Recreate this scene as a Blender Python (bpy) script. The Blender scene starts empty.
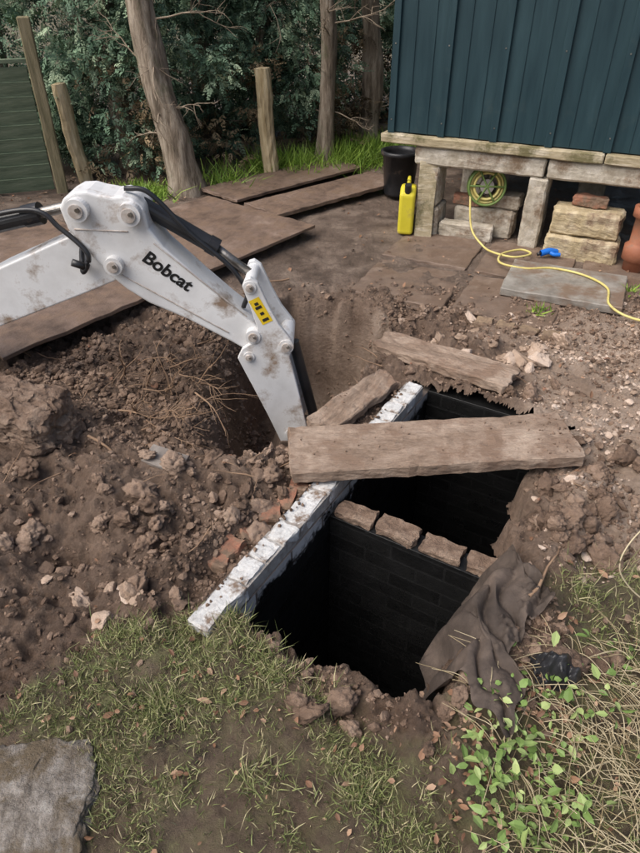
import bpy, bmesh, math, numpy as np
from mathutils import Vector, Matrix, noise as mn
rng = np.random.default_rng(7)
scene = bpy.context.scene
scene.view_settings.view_transform='Standard'
scene.view_settings.look='None'
scene.view_settings.exposure=0

# ---------------------------------------------------------------- utilities
def link(o, parent=None):
    scene.collection.objects.link(o)
    if parent is not None: o.parent=parent
    return o
def empty(name):
    e=bpy.data.objects.new(name,None); e.empty_display_size=.1
    return link(e)
def fast_mesh(name, V, F, mat, parent=None, smooth=False, attrs=None):
    V=np.asarray(V,dtype=np.float32); F=np.asarray(F,dtype=np.int32)
    me=bpy.data.meshes.new(name)
    k=F.shape[1]
    me.vertices.add(len(V)); me.vertices.foreach_set('co',V.ravel())
    me.loops.add(F.size); me.loops.foreach_set('vertex_index',F.ravel())
    me.polygons.add(len(F)); me.polygons.foreach_set('loop_start',np.arange(0,F.size,k,dtype=np.int32))
    me.polygons.foreach_set('use_smooth',np.full(len(F),smooth))
    me.update(calc_edges=True)
    if attrs:
        for an,av in attrs.items():
            if av.ndim==1:
                a=me.attributes.new(an,'FLOAT','POINT'); a.data.foreach_set('value',av.astype(np.float32))
            else:
                a=me.attributes.new(an,'FLOAT_COLOR','POINT'); a.data.foreach_set('color',av.astype(np.float32).ravel())
    me.materials.append(mat)
    return link(bpy.data.objects.new(name,me),parent)
def bm_obj(name,bm,mat,parent=None,smooth=False,bevel=0,segs=2):
    bmesh.ops.recalc_face_normals(bm,faces=bm.faces)
    me=bpy.data.meshes.new(name); bm.to_mesh(me); bm.free()
    if smooth:
        for p in me.polygons: p.use_smooth=True
    me.materials.append(mat)
    o=link(bpy.data.objects.new(name,me),parent)
    if bevel>0:
        m=o.modifiers.new('b','BEVEL'); m.width=bevel; m.segments=segs; m.limit_method='ANGLE'
    return o
def rotm(rx,ry,rz):
    cx,sx,cy,sy,cz,sz=np.cos(rx),np.sin(rx),np.cos(ry),np.sin(ry),np.cos(rz),np.sin(rz)
    R=np.empty((len(rx),3,3))
    R[:,0,0]=cz*cy; R[:,0,1]=cz*sy*sx-sz*cx; R[:,0,2]=cz*sy*cx+sz*sx
    R[:,1,0]=sz*cy; R[:,1,1]=sz*sy*sx+cz*cx; R[:,1,2]=sz*sy*cx-cz*sx
    R[:,2,0]=-sy; R[:,2,1]=cy*sx; R[:,2,2]=cy*cx
    return R
def inst(tv,tf,pos,R,S,jit=0):
    n=len(pos); k=len(tv)
    v=tv[None,:,:]*S[:,None,:]
    if jit>0: v=v*(1+rng.uniform(-jit,jit,(n,k,1)))
    v=np.einsum('nij,nkj->nki',R,v)+pos[:,None,:]
    f=tf[None,:,:]+(np.arange(n)*k)[:,None,None]
    return v.reshape(-1,3), f.reshape(-1,tf.shape[1])
def merge(parts):
    V=[];F=[];o=0
    for v,f in parts:
        V.append(v);F.append(f+o);o+=len(v)
    return np.concatenate(V),np.concatenate(F)
def hash2(i,j,seed):
    n=(i.astype(np.int64)*374761393+j.astype(np.int64)*668265263+seed*974634777)&0x7fffffff
    n=((n^(n>>13))*1274126177)&0x7fffffff
    return ((n^(n>>16))&0xffff)/65535.0
def vnoise(x,y,seed=0):
    i=np.floor(x);j=np.floor(y);fx=x-i;fy=y-j
    fx=fx*fx*(3-2*fx);fy=fy*fy*(3-2*fy)
    a=hash2(i,j,seed);b=hash2(i+1,j,seed);c=hash2(i,j+1,seed);d=hash2(i+1,j+1,seed)
    return (a*(1-fx)+b*fx)*(1-fy)+(c*(1-fx)+d*fx)*fy
def fbm(x,y,sc,oct=4,seed=0):
    r=0;a=.5;s=sc;t=0
    for o in range(oct):
        r=r+a*vnoise((x*.8+y*.6)*s+o*17.3,(y*.8-x*.6)*s-o*9.1,seed+o);t+=a;a*=.5;s*=2.03
    return r/t-.5
def sstep(a,b,x):
    t=np.clip((x-a)/(b-a),0,1); return t*t*(3-2*t)
def polysd(x,y,P):   # positive inside
    P=np.array(P); d=np.full(x.shape,1e9); ins=np.zeros(x.shape,bool)
    for k in range(len(P)):
        a=P[k];b=P[(k+1)%len(P)]; e=b-a
        t=np.clip(((x-a[0])*e[0]+(y-a[1])*e[1])/(e@e),0,1)
        d=np.minimum(d,np.hypot(x-a[0]-t*e[0],y-a[1]-t*e[1]))
        c=((a[1]>y)!=(b[1]>y))&(x<(b[0]-a[0])*(y-a[1])/(b[1]-a[1]+1e-12)+a[0])
        ins^=c
    return np.where(ins,d,-d)
def gauss(x,y,cx,cy,r,ry=None):
    ry=ry or r
    return np.exp(-((x-cx)/r)**2-((y-cy)/ry)**2)
def ell(x,y,c,r,rz):
    ca_,sa_=math.cos(rz),math.sin(rz); dx=x-c[0];dy=y-c[1]
    return np.hypot((dx*ca_+dy*sa_)/r[0],(dy*ca_-dx*sa_)/r[1])

# ---------------------------------------------------------------- materials
def nodes(m): return m.node_tree.nodes, m.node_tree.links
def mk(name, cols, scale=5, detail=8, rough=.8, bump=.3, bscale=40, bdist=.01, spec=.3, metal=0,
       attr=None, island=0, dirt=None, stretch=(1,1,1), rough2=None, nrough=.65, speck=0):
    m=bpy.data.materials.new(name); m.use_nodes=True
    N,L=nodes(m); b=N['Principled BSDF']
    tc=N.new('ShaderNodeTexCoord'); mp=N.new('ShaderNodeMapping'); mp.inputs['Scale'].default_value=stretch
    L.new(tc.outputs['Object'],mp.inputs['Vector'])
    nz=N.new('ShaderNodeTexNoise'); nz.inputs['Scale'].default_value=scale; nz.inputs['Detail'].default_value=detail; nz.inputs['Roughness'].default_value=nrough
    L.new(mp.outputs[0],nz.inputs['Vector'])
    rp=N.new('ShaderNodeValToRGB'); e=rp.color_ramp.elements
    while len(e)<len(cols): e.new(.5)
    for i,(p,c) in enumerate(cols): e[i].position=p; e[i].color=(*c,1)
    fac=nz.outputs['Fac']
    if speck:
        n2_=N.new('ShaderNodeTexNoise'); n2_.inputs['Scale'].default_value=38; n2_.inputs['Detail'].default_value=6; n2_.inputs['Roughness'].default_value=.7
        L.new(tc.outputs['Object'],n2_.inputs['Vector']); mxx=N.new('ShaderNodeMix'); mxx.data_type='FLOAT'; mxx.inputs[0].default_value=speck
        L.new(fac,mxx.inputs[2]); L.new(n2_.outputs['Fac'],mxx.inputs[3]); fac=mxx.outputs[0]
    if attr:
        a=N.new('ShaderNodeAttribute'); a.attribute_name=attr
        mx=N.new('ShaderNodeMath'); mx.operation='MULTIPLY_ADD'; L.new(nz.outputs['Fac'],mx.inputs[0]); mx.inputs[1].default_value=.5
        L.new(a.outputs['Fac'],mx.inputs[2]); s=N.new('ShaderNodeMath'); s.operation='SUBTRACT'; L.new(mx.outputs[0],s.inputs[0]); s.inputs[1].default_value=.25; fac=s.outputs[0]
    if island:
        g=N.new('ShaderNodeNewGeometry'); mx=N.new('ShaderNodeMix'); mx.data_type='FLOAT'; mx.inputs[0].default_value=island
        L.new(fac,mx.inputs[2]); L.new(g.outputs['Random Per Island'],mx.inputs[3]); fac=mx.outputs[0]
    L.new(fac,rp.inputs[0]); col=rp.outputs[0]
    if dirt:
        dn=N.new('ShaderNodeTexNoise'); dn.inputs['Scale'].default_value=dirt[1]; dn.inputs['Detail'].default_value=10; dn.inputs['Roughness'].default_value=.7
        L.new(tc.outputs['Object'],dn.inputs['Vector'])
        dr=N.new('ShaderNodeValToRGB'); dr.color_ramp.elements[0].position=dirt[2]; dr.color_ramp.elements[1].position=dirt[3]
        L.new(dn.outputs['Fac'],dr.inputs[0])
        mx=N.new('ShaderNodeMix'); mx.data_type='RGBA'; L.new(dr.outputs[0],mx.inputs[0]); L.new(col,mx.inputs[6]); mx.inputs[7].default_value=(*dirt[0],1); col=mx.outputs[2]
    L.new(col,b.inputs['Base Color'])
    b.inputs['Roughness'].default_value=rough; b.inputs['Specular IOR Level'].default_value=spec; b.inputs['Metallic'].default_value=metal
    if rough2 is not None:
        mr=N.new('ShaderNodeMapRange'); L.new(nz.outputs['Fac'],mr.inputs[0]); mr.inputs[1].default_value=.35; mr.inputs[2].default_value=.65; mr.inputs[3].default_value=rough; mr.inputs[4].default_value=rough2
        L.new(mr.outputs[0],b.inputs['Roughness'])
    if bump>0:
        bn=N.new('ShaderNodeTexNoise'); bn.inputs['Scale'].default_value=bscale; bn.inputs['Detail'].default_value=8; bn.inputs['Roughness'].default_value=.7
        L.new(mp.outputs[0],bn.inputs['Vector'])
        bp=N.new('ShaderNodeBump'); bp.inputs['Strength'].default_value=bump; bp.inputs['Distance'].default_value=bdist
        L.new(bn.outputs['Fac'],bp.inputs['Height']); L.new(bp.outputs[0],b.inputs['Normal'])
    return m
SOILR=[(.32,(.062,.039,.026)),(.44,(.150,.098,.068)),(.54,(.245,.168,.120)),(.70,(.40,.295,.225))]
CLAYR=[(.34,(.26,.18,.125)),(.5,(.45,.335,.255)),(.66,(.61,.49,.40))]
SOIL_M=(.17,.115,.08)
m_clod=mk('soil_clod',SOILR,scale=3.2,detail=12,nrough=.72,rough=.85,bump=1,bscale=70,island=.16,speck=.25,spec=.35)
m_clay=mk('clay_rubble',CLAYR,scale=3.2,detail=12,rough=.9,bump=.8,bscale=70,island=.25)
m_block=mk('cut_earth',[(.32,(.11,.07,.048)),(.48,(.235,.16,.115)),(.62,(.38,.28,.21))],scale=7,detail=12,nrough=.75,rough=.9,bump=1,bscale=40,bdist=.025,speck=.35)
m_brickrub=mk('brick_rubble',[(.2,(.24,.11,.07)),(.6,(.34,.17,.11)),(.9,(.38,.26,.19))],scale=9,rough=.9,bump=.6,bscale=60,island=.4,dirt=(SOIL_M,8,.42,.6))
m_stone=mk('grey_stone',[(.34,(.12,.095,.075)),(.46,(.25,.215,.18)),(.56,(.38,.34,.30)),(.68,(.50,.47,.43))],scale=16,detail=12,nrough=.8,rough=.9,bump=1,bscale=30,bdist=.03,dirt=((.17,.13,.085),5,.50,.60))
m_slate=mk('wet_slate',[(.3,(.17,.14,.12)),(.7,(.30,.27,.24))],scale=9,rough=.5,bump=.5,bscale=40)
m_ply=mk('muddy_board',[(.32,(.06,.040,.030)),(.45,(.14,.095,.070)),(.57,(.22,.155,.12)),(.7,(.33,.245,.195))],scale=2.6,detail=12,nrough=.72,rough=.6,rough2=.34,bump=.7,bscale=24,dirt=((.20,.135,.095),7,.47,.6),spec=.45)
m_plank=mk('muddy_timber',[(.32,(.13,.088,.062)),(.45,(.25,.178,.13)),(.57,(.37,.28,.215)),(.7,(.50,.40,.315))],scale=5,detail=12,nrough=.74,rough=.85,bump=.9,bscale=34,bdist=.012,stretch=(.8,1.8,1.8),dirt=((.23,.155,.11),6,.50,.62),speck=.2)
m_white=mk('white_painted_steel',[(.3,(.56,.55,.54)),(.6,(.77,.77,.765))],scale=3,rough=.4,bump=.05,bscale=60,dirt=((.26,.185,.13),6,.53,.68),spec=.5)
m_black=mk('black_rubber',[(.3,(.012,.012,.013)),(.7,(.03,.03,.032))],scale=9,rough=.35,bump=.05,spec=.5)
m_steel=mk('worn_steel',[(.3,(.14,.12,.10)),(.7,(.4,.38,.35))],scale=20,rough=.35,bump=.2,metal=.8)
m_mudsteel=mk('muddy_steel',[(.3,(.06,.045,.035)),(.7,(.17,.12,.09))],scale=20,rough=.7,bump=.4)
m_pin=mk('pin_steel',[(.3,(.35,.28,.23)),(.7,(.6,.56,.52))],scale=30,rough=.5,bump=.2,metal=.2)
m_yel=mk('yellow_sticker',[(.3,(.75,.50,.02)),(.7,(.8,.58,.03))],scale=9,rough=.5,bump=0,dirt=((.3,.2,.1),30,.58,.7))
m_canY=mk('yellow_plastic',[(.3,(.55,.47,.03)),(.7,(.68,.59,.05))],scale=4,rough=.45,bump=.05,dirt=((.3,.2,.1),8,.55,.75))
m_hose=mk('hose_yellow',[(.3,(.55,.45,.12)),(.7,(.68,.60,.25))],scale=4,rough=.45,bump=0,dirt=((.28,.2,.1),12,.55,.75))
m_blue=mk('blue_plastic',[(.3,(.01,.12,.5)),(.7,(.02,.18,.65))],scale=4,rough=.4,bump=0)
m_teal=mk('teal_painted_cladding',[(.3,(.008,.027,.036)),(.55,(.013,.040,.050)),(.8,(.024,.060,.073))],scale=5,detail=12,rough=.42,rough2=.62,bump=.35,bscale=60,bdist=.004,stretch=(2,2,.25),spec=.4,dirt=((.04,.06,.06),3,.58,.8))
m_beam=mk('weathered_beam',[(.3,(.22,.175,.095)),(.5,(.42,.35,.23)),(.7,(.62,.55,.43))],scale=7,detail=12,rough=.85,bump=.7,bscale=30,stretch=(.6,.6,3),dirt=((.16,.14,.07),5,.48,.62))
m_conc=mk('concrete_block',[(.3,(.29,.245,.18)),(.5,(.47,.42,.34)),(.7,(.66,.61,.53))],scale=8,detail=12,rough=.9,bump=.8,bscale=50,dirt=((.21,.15,.10),5,.48,.64))
m_sand=mk('yellow_sandstone_block',[(.3,(.32,.24,.13)),(.5,(.49,.40,.25)),(.7,(.64,.55,.40))],scale=8,detail=12,rough=.9,bump=.8,bscale=50,dirt=((.22,.15,.10),6,.48,.64))
m_kerb=mk('muddy_kerb_brick',[(.3,(.20,.14,.09)),(.5,(.32,.23,.15)),(.7,(.44,.34,.24))],scale=8,detail=12,rough=.9,bump=.9,bscale=50,dirt=(SOIL_M,7,.42,.55))
m_terra=mk('terracotta',[(.3,(.24,.085,.045)),(.7,(.40,.17,.10))],scale=6,rough=.6,bump=.2,bscale=40,dirt=(SOIL_M,6,.5,.65))
m_slab=mk('wet_concrete_slab',[(.3,(.15,.13,.11)),(.5,(.26,.24,.21)),(.7,(.38,.355,.32))],scale=6,detail=12,rough=.6,rough2=.28,bump=.3,bscale=40,dirt=((.19,.135,.10),4,.47,.6))
m_pave=mk('muddy_paving',[(.3,(.10,.070,.053)),(.5,(.19,.138,.105)),(.7,(.30,.23,.18))],scale=4,detail=12,rough=.7,rough2=.36,bump=.6,bscale=30,dirt=((.16,.11,.08),5,.42,.57))
m_post=mk('old_post_wood',[(.3,(.22,.16,.08)),(.5,(.44,.35,.21)),(.75,(.60,.51,.35))],scale=8,rough=.85,bump=.7,bscale=30,stretch=(3,3,.4))
m_fpost=mk('green_post_wood',[(.3,(.09,.085,.045)),(.5,(.20,.17,.10)),(.75,(.32,.27,.17))],scale=8,rough=.85,bump=.7,bscale=30,stretch=(3,3,.4))
m_fence=mk('green_fence_paint',[(.3,(.055,.075,.05)),(.5,(.11,.14,.09)),(.75,(.19,.22,.15))],scale=5,detail=12,nrough=.7,rough=.75,bump=.5,bscale=40,stretch=(.5,1,4))
m_bark=mk('conifer_bark',[(.32,(.09,.07,.05)),(.47,(.24,.19,.14)),(.62,(.44,.37,.29))],scale=9,detail=12,nrough=.7,rough=.9,bump=1,bscale=18,bdist=.03,stretch=(2,2,.35),dirt=((.12,.15,.06),4,.55,.75))
m_twig=mk('dead_twig',[(.3,(.16,.12,.085)),(.7,(.38,.31,.23))],scale=9,rough=.9,bump=0)
m_root=mk('root',[(.3,(.15,.09,.055)),(.7,(.36,.24,.155))],scale=9,rough=.9,bump=0)
m_straw=mk('straw',[(.2,(.26,.20,.11)),(.8,(.52,.44,.29))],scale=9,rough=.8,bump=0,island=.8)
m_fol=mk('conifer_foliage',[(.05,(.040,.068,.042)),(.35,(.095,.165,.10)),(.60,(.18,.28,.175)),(.90,(.36,.45,.29))],scale=2,rough=.6,bump=0,attr='tone')
m_folb=mk('dead_foliage',[(.1,(.07,.05,.028)),(.5,(.20,.145,.08)),(.9,(.36,.27,.16))],scale=2,rough=.7,bump=0,attr='tone')
m_grass=mk('grass_blades',[(.14,(.09,.11,.038)),(.38,(.175,.205,.07)),(.6,(.29,.305,.13)),(.85,(.46,.39,.24))],scale=3,rough=.6,bump=0,island=.75)
m_gbright=mk('bright_grass',[(.1,(.08,.15,.02)),(.5,(.18,.30,.04)),(.9,(.32,.44,.08))],scale=3,rough=.5,bump=0,island=.7)
m_weed=mk('weed_leaf',[(.1,(.09,.15,.035)),(.5,(.19,.28,.08)),(.9,(.36,.42,.17))],scale=3,rough=.45,bump=0,island=.7)
m_dleaf=mk('dead_leaf',[(.1,(.12,.06,.035)),(.5,(.26,.145,.085)),(.9,(.40,.27,.18))],scale=3,rough=.6,bump=0,island=.8)
m_cloth=mk('muddy_hessian',[(.3,(.04,.030,.024)),(.5,(.075,.057,.046)),(.75,(.16,.12,.095))],scale=7,rough=.75,bump=.6,bscale=140,bdist=.004)
m_plastic=mk('black_plastic',[(.3,(.012,.012,.013)),(.7,(.035,.035,.038))],scale=5,rough=.3,bump=.1,dirt=((.15,.11,.08),9,.6,.75))
m_water=mk('black_water',[(.3,(.003,.003,.003)),(.7,(.006,.006,.005))],scale=5,rough=.08,bump=.1,bscale=4)
m_dark=mk('shed_floor',[(.3,(.03,.022,.015)),(.7,(.08,.06,.04))],scale=5,rough=.9,bump=0)

# ---------------------------------------------------------------- ground
OX,OY=-.28,1.368; D1=(.515,.857); D2=(.857,-.515); PANG=math.atan2(-.515,.857)
def sw(x,y):
    dx=x-OX;dy=y-OY
    return dx*D1[0]+dy*D1[1], dx*D2[0]+dy*D2[1]
def from_sw(s,w): return OX+s*D1[0]+w*D2[0], OY+s*D1[1]+w*D2[1]
HOLE=[(-.60,2.22),(-.30,2.08),(-.12,2.17),(.03,2.50),(.22,2.76),(.40,3.10),(.44,3.52),(.1,3.72),(-.2,3.80),(-.48,3.5),(-.66,2.9)]
GRASS=[(-.95,1.0),(-.75,1.17),(-.61,1.29),(-.29,1.33),(-.06,1.09),(.084,.97),(.30,.84),(.30,.55),(.4,-6),(-8,-6),(-8,1.0)]
WEED=[(.40,1.02),(.73,1.14),(.74,1.38),(1.11,1.52),(6,1.9),(6,-3),(.45,-3),(.36,.7)]
def tank_in(x,y):
    s,w=sw(x,y); j=fbm(x,y,7,3,5)*.10+fbm(x,y,25,2,6)*.05
    return np.minimum(np.minimum(s+.03+j*1.4, 1.62-s+j*.4), np.minimum(w+.105+j*.25, .72-w+j*1.2+.03*np.sin(s*4)))
def ground_z(x,y):
    x=np.asarray(x,float);y=np.asarray(y,float)
    jx=x+fbm(x,y,5,3,31)*.14; jy=y+fbm(x,y,5,3,41)*.14
    hd=polysd(jx,jy,HOLE)
    gr=np.maximum(sstep(-.03,.06,polysd(x,y,GRASS)),sstep(-.03,.06,polysd(x,y,WEED)))
    path=sstep(3.65,4.0,y-.1*x+fbm(x,y,2,2,3)*.3)
    near=sstep(9,6,y)*sstep(6,4,np.abs(x))
    right=sstep(.7,1.1,x)
    soil=(1-.8*gr)*(1-.85*path)*(1-.4*right)
    n1_=fbm(x,y,4,4,11); n2_=fbm(x,y,11,4,12)
    bil=.5-np.abs(fbm(x+.05*n1_,y,8,3,14))*2.2
    bil2=.5-np.abs(fbm(x,y+.03*n2_,19,3,15))*2.2
    bil3=.5-np.abs(fbm(x+.02*n2_,y,36,2,19))*2.2
    rough=n1_*.15+n2_*.085+bil*.05+bil2*.042+bil3*.020+np.abs(fbm(x,y,52,2,16))*.03-.045
    z=rough*soil*near
    z+=fbm(x,y,1.2,3,50)*.04*near + .012*fbm(x,y,14,3,51)*near
    z+=.15*gauss(x,y,-1.35,2.15,.5,.4)+.08*gauss(x,y,-.75,1.95,.28)+.06*gauss(x,y,-.35,2.0,.2,.12)
    z-=.12*gauss(x,y,-.88,1.58,.10,.08)
    z+=.05*gauss(x,y,-.9,3.0,.3,.3)
    s,w=sw(x,y)
    z+=.06*np.exp(-((w-.86)/.12)**2)*sstep(-.3,0,s)*sstep(1.4,1.1,s)
    st=sstep(-.24,-.15,w+.05*n2_)*sstep(.04,-.02,w)*sstep(-.26,-.15,s)*sstep(1.6,1.5,s)
    z=z*(1-st)+(-.05+fbm(x,y,20,2,9)*.06)*st
    L=.09+.38*np.clip((-x-.15)/.4,0,1)*sstep(3.5,2.8,y)
    hole=sstep(0,1,hd/L)
    z=z*(1-hole)+(z*.6-.78+.15*fbm(x,y,4,3,77))*hole
    ti=tank_in(x,y)
    z-=(.16-.12*sstep(1.2,1.4,s))*sstep(0,.045,ti)*(w>-.1)
    return z
def zone(x,y):
    gr=sstep(-.05,.07,polysd(x,y,GRASS)+fbm(x,y,8,3,1)*.2)*(.55+.45*sstep(-.1,.1,fbm(x,y,5,3,21)))
    wd=sstep(-.05,.07,polysd(x,y,WEED)+fbm(x,y,8,3,1)*.2)
    g=np.maximum(gr,wd)
    clay=sstep(.70,1.2,x-.12*(y-2)+fbm(x,y,3,3,2)*.6)*sstep(1.3,1.6,y)*sstep(3.7,3.2,y)
    hd=polysd(x,y,HOLE)
    clay=np.maximum(clay,.6*sstep(.0,.03,hd)*sstep(-.25,.0,x)*sstep(2.6,3.0,y))
    path=sstep(3.55,4.0,y-.1*x+fbm(x,y,2,2,3)*.3)
    far=sstep(10,20,np.hypot(x,y))
    g=np.maximum(g,far)
    return np.stack([clay,g,path*(1-far),np.ones_like(x)],-1)
def axis(lo,hi,st,mid,mst,far):
    a=np.arange(lo,hi,st)
    l=np.arange(lo-mst,mid[0],-mst)[::-1]; r=np.arange(hi,mid[1],mst)
    fl=-np.geomspace(-mid[0]+1,far,14)[::-1]; fr=np.geomspace(mid[1]+1,far,14)
    return np.concatenate([fl,l,a,r,fr])
ax=axis(-2.3,2.6,.0085,(-6,6),.07,400); ay=axis(.35,4.3,.0085,(-2,11),.07,400)
X,Y=np.meshgrid(ax,ay); Z=ground_z(X,Y)
nx,ny=len(ax),len(ay)
idx=np.arange(nx*ny).reshape(ny,nx)
F=np.stack([idx[:-1,:-1],idx[:-1,1:],idx[1:,1:],idx[1:,:-1]],-1).reshape(-1,4)
ti=tank_in(X,Y).ravel(); s_,w_=sw(X.ravel(),Y.ravel())
kill=(ti>.05)|((ti>.004)&(w_<-.05)&(s_>0)&(s_<1.4))|((ti>.012)&(s_>1.45))
F=F[~kill[F].all(1)]
Zc=zone(X,Y).reshape(-1,4)
m_ground=bpy.data.materials.new('ground'); m_ground.use_nodes=True
N,L=nodes(m_ground); b=N['Principled BSDF']
tc=N.new('ShaderNodeTexCoord')
def nz(scale,detail=8,r=.65):
    n=N.new('ShaderNodeTexNoise'); n.inputs['Scale'].default_value=scale; n.inputs['Detail'].default_value=detail; n.inputs['Roughness'].default_value=r
    L.new(tc.outputs['Object'],n.inputs['Vector']); return n.outputs['Fac']
def ramp(f,cols):
    r=N.new('ShaderNodeValToRGB'); e=r.color_ramp.elements
    while len(e)<len(cols): e.new(.5)
    for i,(p,c) in enumerate(cols): e[i].position=p; e[i].color=(*c,1)
    L.new(f,r.inputs[0]); return r.outputs[0]
def mix(f,a,c):
    m=N.new('ShaderNodeMix'); m.data_type='RGBA'; L.new(f,m.inputs[0]); L.new(a,m.inputs[6]); L.new(c,m.inputs[7]); return m.outputs[2]
def fmix(t,a,c):
    m=N.new('ShaderNodeMix'); m.data_type='FLOAT'; m.inputs[0].default_value=t; L.new(a,m.inputs[2]); L.new(c,m.inputs[3]); return m.outputs[0]
at=N.new('ShaderNodeAttribute'); at.attribute_name='zone'; sp=N.new('ShaderNodeSeparateColor'); L.new(at.outputs['Color'],sp.inputs[0])
n1=nz(3.2,12,.72); n2=nz(11,10,.72); n3=nz(4,12,.7); n4=nz(38,6,.7)
f1=fmix(.3,n1,n4)
soil=ramp(f1,SOILR)
clay=ramp(f1,CLAYR)
gras=ramp(n2,[(.36,(.07,.052,.034)),(.46,(.145,.11,.07)),(.55,(.18,.16,.08)),(.66,(.215,.21,.095))])
path=ramp(fmix(.2,n3,n4),[(.36,(.09,.064,.048)),(.5,(.185,.134,.102)),(.6,(.29,.22,.17)),(.72,(.40,.32,.26))])
c=mix(sp.outputs[2],soil,path); c=mix(sp.outputs[0],c,clay); c=mix(sp.outputs[1],c,gras)
L.new(c,b.inputs['Base Color']); b.inputs['Specular IOR Level'].default_value=.4
mr=N.new('ShaderNodeMapRange'); L.new(n3,mr.inputs[0]); mr.inputs[1].default_value=.4; mr.inputs[2].default_value=.6; mr.inputs[3].default_value=.38; mr.inputs[4].default_value=.85
L.new(mr.outputs[0],b.inputs['Roughness'])
bp=N.new('ShaderNodeBump'); bp.inputs['Strength'].default_value=1; bp.inputs['Distance'].default_value=.03; L.new(nz(55,10,.78),bp.inputs['Height']); L.new(bp.outputs[0],b.inputs['Normal'])
ground=fast_mesh('ground',np.stack([X.ravel(),Y.ravel(),Z.ravel()],-1),F,m_ground,smooth=True,attrs={'zone':Zc})

# ---------------------------------------------------------------- brick tank
tank=empty('brick_tank'); tank.location=(OX,OY,0); tank.rotation_euler=(0,0,PANG)
m_tank=bpy.data.materials.new('tarred_brick'); m_tank.use_nodes=True
N,L=nodes(m_tank); b=N['Principled BSDF']; tc=N.new('ShaderNodeTexCoord')
sx=N.new('ShaderNodeSeparateXYZ'); L.new(tc.outputs['Object'],sx.inputs[0])
ad=N.new('ShaderNodeMath'); L.new(sx.outputs[0],ad.inputs[0]); L.new(sx.outputs[1],ad.inputs[1])
cx=N.new('ShaderNodeCombineXYZ'); L.new(ad.outputs[0],cx.inputs[0]); L.new(sx.outputs[2],cx.inputs[1])
bt=N.new('ShaderNodeTexBrick'); bt.inputs['Scale'].default_value=1; bt.inputs['Brick Width'].default_value=.225; bt.inputs['Row Height'].default_value=.075; bt.inputs['Mortar Size'].default_value=.005
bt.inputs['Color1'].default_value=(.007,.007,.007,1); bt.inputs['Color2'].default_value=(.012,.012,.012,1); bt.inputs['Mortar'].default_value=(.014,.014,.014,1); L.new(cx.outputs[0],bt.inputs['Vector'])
b2=N.new('ShaderNodeTexBrick'); b2.inputs['Scale'].default_value=1; b2.inputs['Brick Width'].default_value=.225; b2.inputs['Row Height'].default_value=.075; b2.inputs['Mortar Size'].default_value=.006
b2.inputs['Color1'].default_value=(.40,.39,.375,1); b2.inputs['Color2'].default_value=(.55,.545,.53,1); b2.inputs['Mortar'].default_value=(.17,.14,.12,1); L.new(cx.outputs[0],b2.inputs['Vector'])
nn=nz(9,8,.7); mr=N.new('ShaderNodeMath'); mr.operation='MULTIPLY_ADD'; L.new(nn,mr.inputs[0]); mr.inputs[1].default_value=.35; L.new(sx.outputs[2],mr.inputs[2])
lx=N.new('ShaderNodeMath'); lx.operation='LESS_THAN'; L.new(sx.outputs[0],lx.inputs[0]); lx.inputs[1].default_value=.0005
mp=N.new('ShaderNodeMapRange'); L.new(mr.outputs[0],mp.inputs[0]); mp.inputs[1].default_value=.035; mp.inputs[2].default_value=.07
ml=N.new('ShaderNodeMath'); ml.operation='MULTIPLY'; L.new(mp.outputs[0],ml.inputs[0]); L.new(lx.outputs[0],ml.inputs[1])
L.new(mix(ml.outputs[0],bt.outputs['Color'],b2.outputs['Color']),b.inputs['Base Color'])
r2=N.new('ShaderNodeMapRange'); L.new(nn,r2.inputs[0]); r2.inputs[1].default_value=.35; r2.inputs[2].default_value=.65; r2.inputs[3].default_value=.22; r2.inputs[4].default_value=.55; L.new(r2.outputs[0],b.inputs['Roughness'])
b.inputs['Specular IOR Level'].default_value=.4
bp=N.new('ShaderNodeBump'); bp.inputs['Strength'].default_value=.4; bp.inputs['Distance'].default_value=.008; bp.invert=True
am=N.new('ShaderNodeMath'); am.operation='MULTIPLY_ADD'; L.new(nn,am.inputs[0]); am.inputs[1].default_value=2.6; L.new(bt.outputs['Fac'],am.inputs[2]); L.new(am.outputs[0],bp.inputs['Height']); L.new(bp.outputs[0],b.inputs['Normal'])
def box(name,c,d,mat,parent=None,rz=0,bevel=.003,rough=0,seg=0,rx=0,ry=0,chip=0):
    bm=bmesh.new(); bmesh.ops.create_cube(bm,size=1)
    for v in bm.verts: v.co=Vector((v.co.x*d[0],v.co.y*d[1],v.co.z*d[2]))
    if rough>0:
        n=seg or 6
        bmesh.ops.bevel(bm,geom=bm.edges[:],offset=min(d)*.10,segments=1,affect='EDGES')
        bmesh.ops.subdivide_edges(bm,edges=[e for e in bm.edges if e.calc_length()>max(d)/n*.6],cuts=n,use_grid_fill=True)
        off=Vector((c[0]*3.1,c[1]*7.7,c[2]+rng.uniform(0,9)))
        for v in bm.verts:
            q=v.co+off
            dv=mn.noise_vector(q*7)*rough*.6+mn.noise_vector(q*24)*rough*.7+mn.noise_vector(q*60)*rough*.35
            if chip>0:
                ex=max(0,abs(v.co.x)/(d[0]/2)-.82)/.18; dv.x-=math.copysign(ex*chip*(mn.noise(Vector((0,v.co.y*11,v.co.z*3))+off)+.4),v.co.x)
                ey=max(0,abs(v.co.y)/(d[1]/2)-.8)/.2; dv.y-=math.copysign(ey*chip*.35*max(0,mn.noise(Vector((v.co.x*8,0,1))+off)),v.co.y)
            v.co+=dv
        bevel=0
    o=bm_obj(name,bm,mat,parent,bevel=bevel)
    o.location=c; o.rotation_euler=(rx,ry,rz)
    return o
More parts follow.
